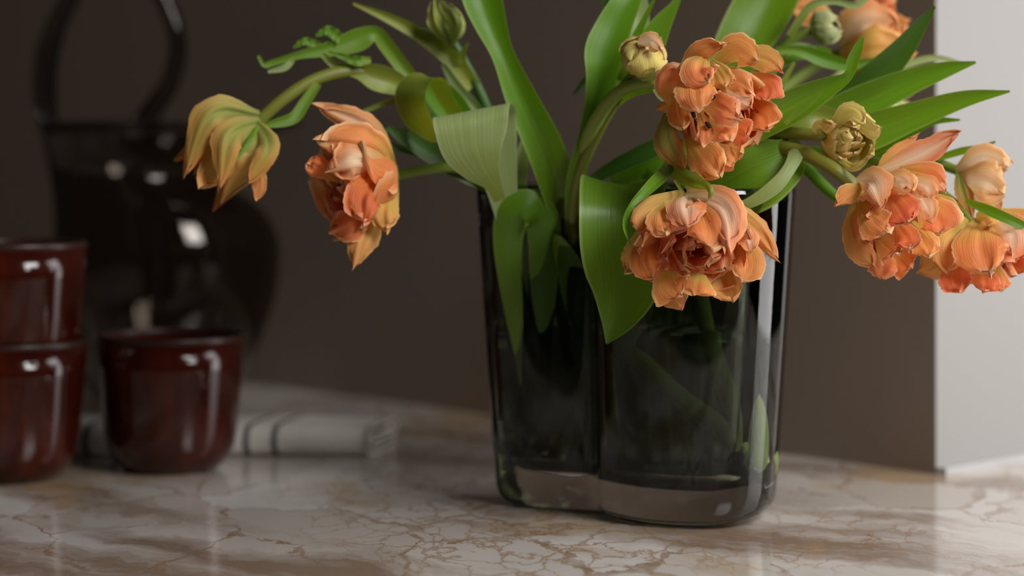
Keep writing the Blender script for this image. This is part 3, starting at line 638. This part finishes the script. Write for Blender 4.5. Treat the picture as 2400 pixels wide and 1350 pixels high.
# ------------------------------------------------------------------ tulip: green bud left of the tall bloom
t = tulip((1420, 1085, 1.83), 'small green yellow tulip bud left of the tall coral bloom')
stem(t, [(1420, 1085, 1.83), (1385, 800, 1.82), (1345, 560, 1.80), (1350, 430, 1.78), (1395, 320, 1.765), (1440, 240, 1.75), (1475, 185, 1.73), (1495, 170, 1.72)], [13, 13, 13, 14, 14, 13, 12, 12], M_stem_ol)
C7 = at(1503, 172, 1.715)
flower_rings(t, C7, (.12, -.55, .80), [
    (4, .040, .034, [(0, 88), (.25, 58), (.5, 4), (1, -75)], 1.0, M_bud_y, .4, .04, .35),
    (4, .038, .032, [(0, 84), (.25, 50), (.5, -4), (1, -80)], 1.0, M_bud_y, 1.1, .04, .3),
    (3, .034, .026, [(0, 60), (.3, 20), (.6, -20), (1, -70)], 1.0, M_bud_y, .2, .06, .2)], 97)
hero(t, (1498, 105, 1.70), (1520, 95, 1.688), (1550, 115, 1.682), 38, .8, M_cream, 111, pt=.1, ruffle=.04)
hero(t, (1490, 170, 1.70), (1515, 172, 1.69), (1540, 158, 1.682), 16, .6, M_bud_y, 112, pt=.2)
hero(t, (1480, 178, 1.705), (1520, 182, 1.69), (1560, 160, 1.68), 14, .6, M_bud_g, 113, pt=.4, name='bract')
blade(t, 'leaf', [(1500, 170, 1.745, 44, 0), (1522, 110, 1.745, 68, 0), (1552, 55, 1.745, 46, 0), (1582, 10, 1.745, 20, 0), (1600, -25, 1.745, 6, 0)], M_leaf, fold=.15)
blade(t, 'leaf', [(1455, 190, 1.74, 22, 0), (1482, 110, 1.735, 26, 10), (1508, 50, 1.73, 15, 10), (1535, -5, 1.725, 6, 0)], M_leaf, fold=.2)

# ------------------------------------------------------------------ tulip: blurred bloom at the back right
t = tulip((1660, 1070, 1.86), 'blurred peach double tulip at the back beside the pale wall edge')
stem(t, [(1660, 1070, 1.86), (1640, 800, 1.86), (1640, 520, 1.86), (1680, 380, 1.87), (1800, 240, 1.89), (1920, 150, 1.90), (1990, 120, 1.90)], 13)
C8 = at(1985, 115, 1.895)
flower_rings(t, C8, (.92, -.30, .12), BLOOM(1.05, (M_bloom, M_yellow)), 131)
hero(t, (1985, 150, 1.87), (2010, 200, 1.855), (2090, 210, 1.855), 90, .7, M_yellow, 121, pt=.2)
hero(t, (1980, 100, 1.87), (2020, 60, 1.85), (2110, 50, 1.85), 110, .8, M_outer, 122, pt=.1)
hero(t, (1980, 125, 1.868), (2040, 120, 1.84), (2130, 120, 1.845), 100, .8, M_yellow, 123, pt=.2)
hero(t, (1950, 60, 1.89), (1900, 30, 1.89), (1855, 22, 1.89), 60, .5, M_bloom, 124, pt=.3)
hero(t, (2100, 200, 1.87), (2120, 212, 1.865), (2142, 205, 1.86), 30, .5, M_bloom, 125, pt=.3)
blade(t, 'leaf', [(2080, 172, 1.83, 12, 0), (2130, 150, 1.83, 16, 0), (2190, 136, 1.83, 15, 0), (2250, 146, 1.83, 6, 0)], M_leaf_pale)
blade(t, 'leaf', [(1690, 200, 1.81, 90, 0), (1730, 115, 1.81, 122, -10), (1775, 40, 1.815, 140, -10), (1815, -30, 1.82, 130, -5), (1850, -90, 1.825, 80, 0)], M_leaf, fold=.18, wave=.06)

# ------------------------------------------------------------------ tulip: blurred green bud top right
t = tulip((1560, 1075, 1.85), 'blurred round green tulip bud at the top right before the back bloom')
stem(t, [(1560, 1075, 1.85), (1560, 800, 1.85), (1600, 520, 1.84), (1680, 330, 1.83), (1770, 180, 1.82), (1840, 105, 1.815), (1895, 70, 1.81)], [13, 13, 13, 14, 15, 14, 12])
flower_rings(t, at(1900, 66, 1.812), (.93, -.30, .10), BUD(.62, M_bud_pale, 55), 141)
blade(t, 'leaf', [(1790, 175, 1.805, 14, 0), (1850, 120, 1.80, 20, 0), (1890, 110, 1.80, 18, 0), (1930, 130, 1.80, 6, 0)], M_leaf_pale)
blade(t, 'leaf', [(1815, 120, 1.79, 16, 0), (1870, 118, 1.79, 24, 0), (1930, 138, 1.79, 36, 0), (1985, 152, 1.79, 26, 0), (2050, 143, 1.79, 14, 0), (2100, 140, 1.79, 4, 0)], M_leaf, fold=.25)
blade(t, 'leaf', [(1850, 85, 1.80, 18, 0), (1900, 15, 1.79, 20, 0), (1955, 4, 1.785, 14, 0), (2005, 12, 1.78, 16, 0), (2045, -15, 1.78, 10, 0)], M_leaf_pale, fold=.25)
blade(t, 'leaf', [(1795, 175, 1.80, 20, 0), (1860, 130, 1.80, 30, 0), (1930, 122, 1.80, 26, 0), (1945, 140, 1.80, 8, 0)], M_leaf)
blade(t, 'leaf', [(1808, 250, 1.78, 16, 0), (1832, 200, 1.78, 14, 0), (1862, 146, 1.78, 8, 0)], M_leaf_yel)

# ------------------------------------------------------------------ tulip: blurred pale bud pair behind the pointed leaves
t = tulip((1500, 1075, 1.86), 'blurred pale green tulip bud behind the pointed leaves at right')
stem(t, [(1500, 1075, 1.86), (1520, 800, 1.86), (1580, 540, 1.86), (1700, 360, 1.87), (1900, 285, 1.875), (2020, 275, 1.875)], 12)
flower_rings(t, at(2030, 272, 1.875), (.92, -.32, .18), BUD(.95, M_bud_pale, 45), 151)
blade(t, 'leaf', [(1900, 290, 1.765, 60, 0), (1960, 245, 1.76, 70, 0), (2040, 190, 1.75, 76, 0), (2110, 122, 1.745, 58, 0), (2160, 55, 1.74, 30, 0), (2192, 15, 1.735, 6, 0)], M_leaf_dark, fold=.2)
blade(t, 'leaf', [(1900, 300, 1.75, 70, 0), (2000, 250, 1.745, 84, 0), (2120, 196, 1.74, 64, 0), (2210, 165, 1.735, 40, 0), (2287, 146, 1.73, 6, 0)], M_leaf, fold=.22)
t = tulip((1460, 1075, 1.85), 'small blurred pale bud beside the bent leaf right of the tall bloom')
stem(t, [(1460, 1075, 1.85), (1500, 780, 1.85), (1580, 520, 1.84), (1700, 350, 1.83), (1850, 260, 1.82), (1930, 235, 1.82)], 11)
flower_rings(t, at(1938, 235, 1.822), (.75, -.4, .45), BUD(.72, M_bud_pale, 45), 161)
blade(t, 'leaf', [(1745, 330, 1.71, 40, 0), (1800, 282, 1.70, 74, 0), (1870, 242, 1.695, 78, 0), (1935, 207, 1.69, 52, 0), (1985, 180, 1.685, 24, 0), (2000, 140, 1.682, 28, 0), (2012, 110, 1.68, 20, 0), (2023, 87, 1.68, 5, 0)], M_leaf, fold=.28)
blade(t, 'leaf', [(1840, 290, 1.685, 10, 0), (1890, 245, 1.682, 16, 0), (1928, 218, 1.68, 6, 0)], M_leaf)

# ------------------------------------------------------------------ tulip: hanging green orange bud at far left
t = tulip((1240, 1070, 1.85), 'hanging green and orange tulip bud at the left before the jug')
stem(t, [(1240, 1070, 1.85), (1250, 800, 1.84), (1220, 560, 1.82), (1150, 410, 1.81), (1060, 310, 1.81), (985, 235, 1.805), (915, 185, 1.80), (830, 166, 1.79), (740, 186, 1.78), (665, 232, 1.772), (600, 290, 1.768)], [14, 14, 14, 14, 14, 15, 15, 16, 15, 15, 15], M_stem_ol)
C10 = at(600, 288, 1.768); A10 = (-.62, -.14, -.76)
flower_rings(t, C10, A10, [
    (3, .070, .050, [(0, 85), (.2, 62), (.5, 6), (.75, -12), (1, 10)], 1.05, M_green_petal, .3, .03, .7),
    (3, .066, .050, [(0, 82), (.2, 58), (.5, 4), (.75, -16), (1, 0)], 1.05, M_green_petal, 1.35, .03, .6),
    (4, .060, .040, [(0, 60), (.2, 40), (.5, 2), (1, -20)], 1.0, M_yellow, .5, .05, .3)], 173)
hero(t, (598, 290, 1.757), (538, 320, 1.728), (515, 438, 1.725), 88, .9, M_green_petal, 171, ws=1.0, pt=.6, ruffle=.02)
hero(t, (602, 292, 1.757), (630, 345, 1.735), (580, 430, 1.728), 62, .9, M_green_petal, 172, ws=1.0, pt=.3, ruffle=.02)
hero(t, (590, 270, 1.760), (500, 270, 1.735), (436, 408, 1.735), 92, .9, M_green_petal, 173, ws=1.0, pt=.65, ruffle=.02)
hero(t, (600, 380, 1.745), (608, 425, 1.742), (602, 470, 1.74), 30, .6, M_bloom, 174, pt=.3)
blade(t, 'bract', [(605, 295, 1.752, 8, 0), (585, 330, 1.738, 12, 0), (555, 375, 1.728, 6, 0)], M_leaf, fold=-.2)
blade(t, 'leaf', [(745, 195, 1.775, 20, 0), (715, 240, 1.77, 26, 0), (690, 275, 1.765, 28, 0), (650, 288, 1.76, 22, 0), (608, 296, 1.757, 6, 0)], M_leaf, fold=.2)
blade(t, 'leaf', [(965, 215, 1.80, 26, 0), (925, 195, 1.79, 56, 0), (880, 180, 1.785, 62, 0), (840, 168, 1.785, 34, 0), (790, 155, 1.785, 22, 0), (755, 128, 1.785, 12, 0)], M_leaf_yel, fold=.25)
blade(t, 'leaf', [(1000, 225, 1.81, 30, 0), (950, 165, 1.81, 34, 0), (905, 105, 1.805, 36, 0), (880, 78, 1.80, 34, 0), (838, 94, 1.795, 54, 0), (775, 114, 1.79, 36, 0), (705, 128, 1.785, 20, 0), (640, 147, 1.782, 15, 0), (620, 152, 1.78, 12, 0), (606, 130, 1.78, 8, 0)], M_leaf, fold=.2)
blade(t, 'leaf', [(800, 92, 1.79, 26, 0), (770, 72, 1.785, 24, 0), (740, 84, 1.785, 6, 0)], M_leaf, fold=.15, ruffle=.15)
blade(t, 'leaf', [(750, 108, 1.79, 20, 0), (715, 97, 1.785, 18, 0), (688, 112, 1.785, 6, 0)], M_leaf, fold=.15, ruffle=.15)
blade(t, 'leaf', [(690, 138, 1.785, 8, 0), (668, 158, 1.782, 16, 0), (628, 168, 1.78, 8, 0)], M_leaf_pale)
blade(t, 'leaf', [(870, 140, 1.785, 14, 0), (840, 143, 1.78, 24, 0), (808, 134, 1.78, 16, 0), (770, 122, 1.78, 5, 0)], M_leaf, fold=.2, ruffle=.1)
blade(t, 'leaf', [(940, 230, 1.79, 16, 0), (900, 243, 1.79, 13, 0), (850, 262, 1.79, 9, 0)], M_leaf_yel)

# ------------------------------------------------------------------ tulip: open bloom in profile at left
t = tulip((1290, 1050, 1.85), 'open orange double tulip seen from the side left of the vase')
stem(t, [(1290, 1050, 1.85), (1280, 800, 1.83), (1240, 580, 1.81), (1170, 440, 1.79), (1080, 394, 1.775), (1000, 398, 1.77), (925, 412, 1.765)], [13, 13, 13, 13, 13, 12, 13])
C11 = at(915, 412, 1.765); A11 = (-.82, -.52, -.12)
flower_rings(t, C11, A11, BLOOM(1.12, (M_bloom, M_deep, M_deep)), 191)
hero(t, (918, 400, 1.758), (860, 300, 1.745), (745, 250, 1.735), 52, .6, M_outer, 181, pt=.5, ruffle=.03)
hero(t, (915, 395, 1.752), (860, 345, 1.715), (745, 330, 1.705), 90, .9, M_bloom, 182, pt=.1, ruffle=.06)
hero(t, (915, 405, 1.748), (840, 375, 1.705), (770, 400, 1.70), 84, .9, M_outer, 183, pt=.1, ruffle=.06)
hero(t, (915, 425, 1.748), (858, 450, 1.705), (850, 530, 1.70), 74, .8, M_deep, 184, pt=.1, ruffle=.08)
hero(t, (922, 430, 1.755), (900, 490, 1.725), (905, 540, 1.718), 62, .7, M_yellow, 185, pt=.3, ruffle=.04)
hero(t, (890, 470, 1.745), (855, 550, 1.73), (828, 625, 1.725), 58, .5, M_yellow, 186, pt=.45, ruffle=.04)
hero(t, (880, 480, 1.75), (830, 525, 1.725), (775, 545, 1.72), 66, .7, M_bloom, 187, pt=.2, ruffle=.06)
hero(t, (800, 420, 1.74), (750, 395, 1.715), (720, 385, 1.712), 44, .8, M_deep, 188, pt=.05, ruffle=.07)
blade(t, 'leaf', [(1150, 435, 1.785, 40, 0), (1085, 395, 1.78, 58, 0), (1010, 352, 1.775, 58, 0), (945, 318, 1.77, 36, 0), (912, 303, 1.768, 14, 0), (905, 325, 1.768, 4, 0)], M_leaf_dark, fold=.2)  # darker green paints in the shade lying on this leaf
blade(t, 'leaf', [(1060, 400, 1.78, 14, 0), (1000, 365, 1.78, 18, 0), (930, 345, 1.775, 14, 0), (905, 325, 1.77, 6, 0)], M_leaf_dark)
# broad leaf folded over the left rim, and its loop
blade(t, 'leaf', [(1172, 470, 1.755, 30), (1155, 432, 1.742, 44), (1130, 398, 1.73, 92), (1110, 350, 1.718, 146), (1104, 300, 1.713, 172), (1104, 270, 1.718, 178), (1112, 262, 1.732, 178), (1128, 285, 1.752, 172), (1150, 340, 1.765, 130), (1168, 400, 1.775, 90), (1190, 520, 1.79, 50), (1220, 720, 1.81, 6)],
      M_leaf_pale, fold=-.02, nv=70, nu=14, side=(1, 0.10, .20))
blade(t, 'leaf', [(1050, 318, 1.742, 40), (1008, 300, 1.752, 90), (972, 262, 1.758, 112), (962, 218, 1.76, 112), (985, 186, 1.762, 100), (1020, 186, 1.765, 84), (1046, 235, 1.772, 70), (1085, 300, 1.78, 60), (1130, 400, 1.79, 40)],
      M_leaf_yel, fold=0, nv=70, nu=10, side=(-.66, .74, .12))
blade(t, 'leaf', [(1120, 370, 1.80, 50), (1080, 300, 1.79, 84), (1040, 245, 1.785, 92), (1008, 208, 1.782, 66), (992, 192, 1.78, 20)], M_leaf, fold=.22)

# ------------------------------------------------------------------ tulip: closed green bud at the top left
t = tulip((1380, 1085, 1.85), 'closed green tulip bud standing up at the top left')
stem(t, [(1380, 1085, 1.85), (1330, 800, 1.84), (1270, 560, 1.83), (1190, 380, 1.83), (1130, 230, 1.83), (1090, 150, 1.83), (1062, 100, 1.83)], [13, 13, 13, 13, 13, 12, 11], M_leaf_dark)
flower_rings(t, at(1060, 98, 1.83), (-.30, -.10, .95), BUD(.70, M_bud_g, 46), 201)
hero(t, (1058, 98, 1.815), (1028, 55, 1.795), (1018, -8, 1.80), 52, .9, M_bud_g, 202, ws=1.0, pt=.4)
hero(t, (1062, 96, 1.812), (1064, 50, 1.792), (1030, 0, 1.796), 46, .9, M_bud_g, 203, ws=1.0, pt=.4)
blade(t, 'leaf', [(1110, 205, 1.825, 36, 0), (1060, 140, 1.82, 42, 0), (985, 82, 1.815, 34, 0), (905, 40, 1.81, 22, 0), (828, 8, 1.805, 6, 0)], M_leaf_yel, fold=.25)
blade(t, 'leaf', [(1155, 300, 1.83, 26, 0), (1110, 250, 1.825, 30, 0), (1072, 205, 1.82, 26, 0), (1038, 150, 1.82, 10, 0)], M_leaf_pale, fold=.3)
blade(t, 'bract', [(1085, 150, 1.82, 18, 0), (1084, 125, 1.815, 14, 0), (1098, 100, 1.81, 5, 0)], M_leaf_yel)
blade(t, 'bract', [(1060, 100, 1.82, 8, 0), (1020, 72, 1.815, 8, 0), (980, 62, 1.81, 4, 0)], M_leaf_dark)
blade(t, 'leaf', [(1330, 560, 1.80, 50, 0), (1305, 430, 1.78, 84, 0), (1274, 340, 1.775, 88, 0), (1222, 230, 1.77, 74, 0), (1180, 130, 1.77, 54, 5), (1152, 60, 1.772, 74, 0), (1132, 0, 1.775, 92, 0), (1110, -80, 1.78, 90, 0)], M_leaf, fold=.3, nv=48)

# ------------------------------------------------------------------ leafy shoot: large leaf draped over the front rim
t = tulip((1500, 1050, 1.80), 'broad green leaf shoot drooping over the front rim of the vase')
stem(t, [(1500, 1050, 1.80), (1490, 900, 1.80), (1475, 700, 1.80), (1465, 520, 1.79)], [12, 12, 11, 9])
blade(t, 'leaf', [(1465, 560, 1.79, 60, 0), (1466, 470, 1.775, 120, 0), (1464, 415, 1.745, 178, 0), (1461, 418, 1.715, 200, 0), (1458, 480, 1.695, 200, 0), (1458, 580, 1.69, 196, 0), (1464, 670, 1.69, 166, 0), (1448, 745, 1.692, 92, 0), (1422, 806, 1.695, 4, 0)], M_leaf, fold=-.12, nv=56, nu=12, side=(1, 0, 0))
blade(t, 'leaf', [(1360, 440, 1.775, 20, 0), (1420, 402, 1.765, 30, 0), (1500, 362, 1.755, 42, 0), (1580, 325, 1.75, 40, 0)], M_leaf_dark, fold=.2)
blade(t, 'leaf', [(1430, 425, 1.775, 40, 0), (1500, 395, 1.77, 60, 0), (1570, 365, 1.765, 60, 0), (1640, 350, 1.765, 40, 0)], M_leaf, fold=.2)
blade(t, 'leaf', [(1225, 330, 1.81, 10, 0), (1222, 375, 1.805, 36, 0), (1205, 430, 1.80, 60, 0), (1225, 540, 1.80, 50, 0), (1260, 760, 1.81, 5, 0)], M_leaf_pale, fold=.2)
blade(t, 'leaf', [(1225, 900, 1.81, 4, 0), (1205, 740, 1.80, 40, 0), (1190, 580, 1.795, 66, 0), (1205, 500, 1.785, 84, 0), (1245, 492, 1.785, 90, 0), (1275, 540, 1.795, 80, 0), (1275, 700, 1.80, 56, 0), (1290, 860, 1.81, 4, 0)], M_leaf, fold=-.1, nv=44)
blade(t, 'leaf', [(1400, 900, 1.80, 5, 0), (1370, 760, 1.80, 60, 0), (1340, 640, 1.795, 64, 0), (1310, 570, 1.79, 30, 0), (1300, 550, 1.79, 6, 0)], M_leaf, fold=.2)
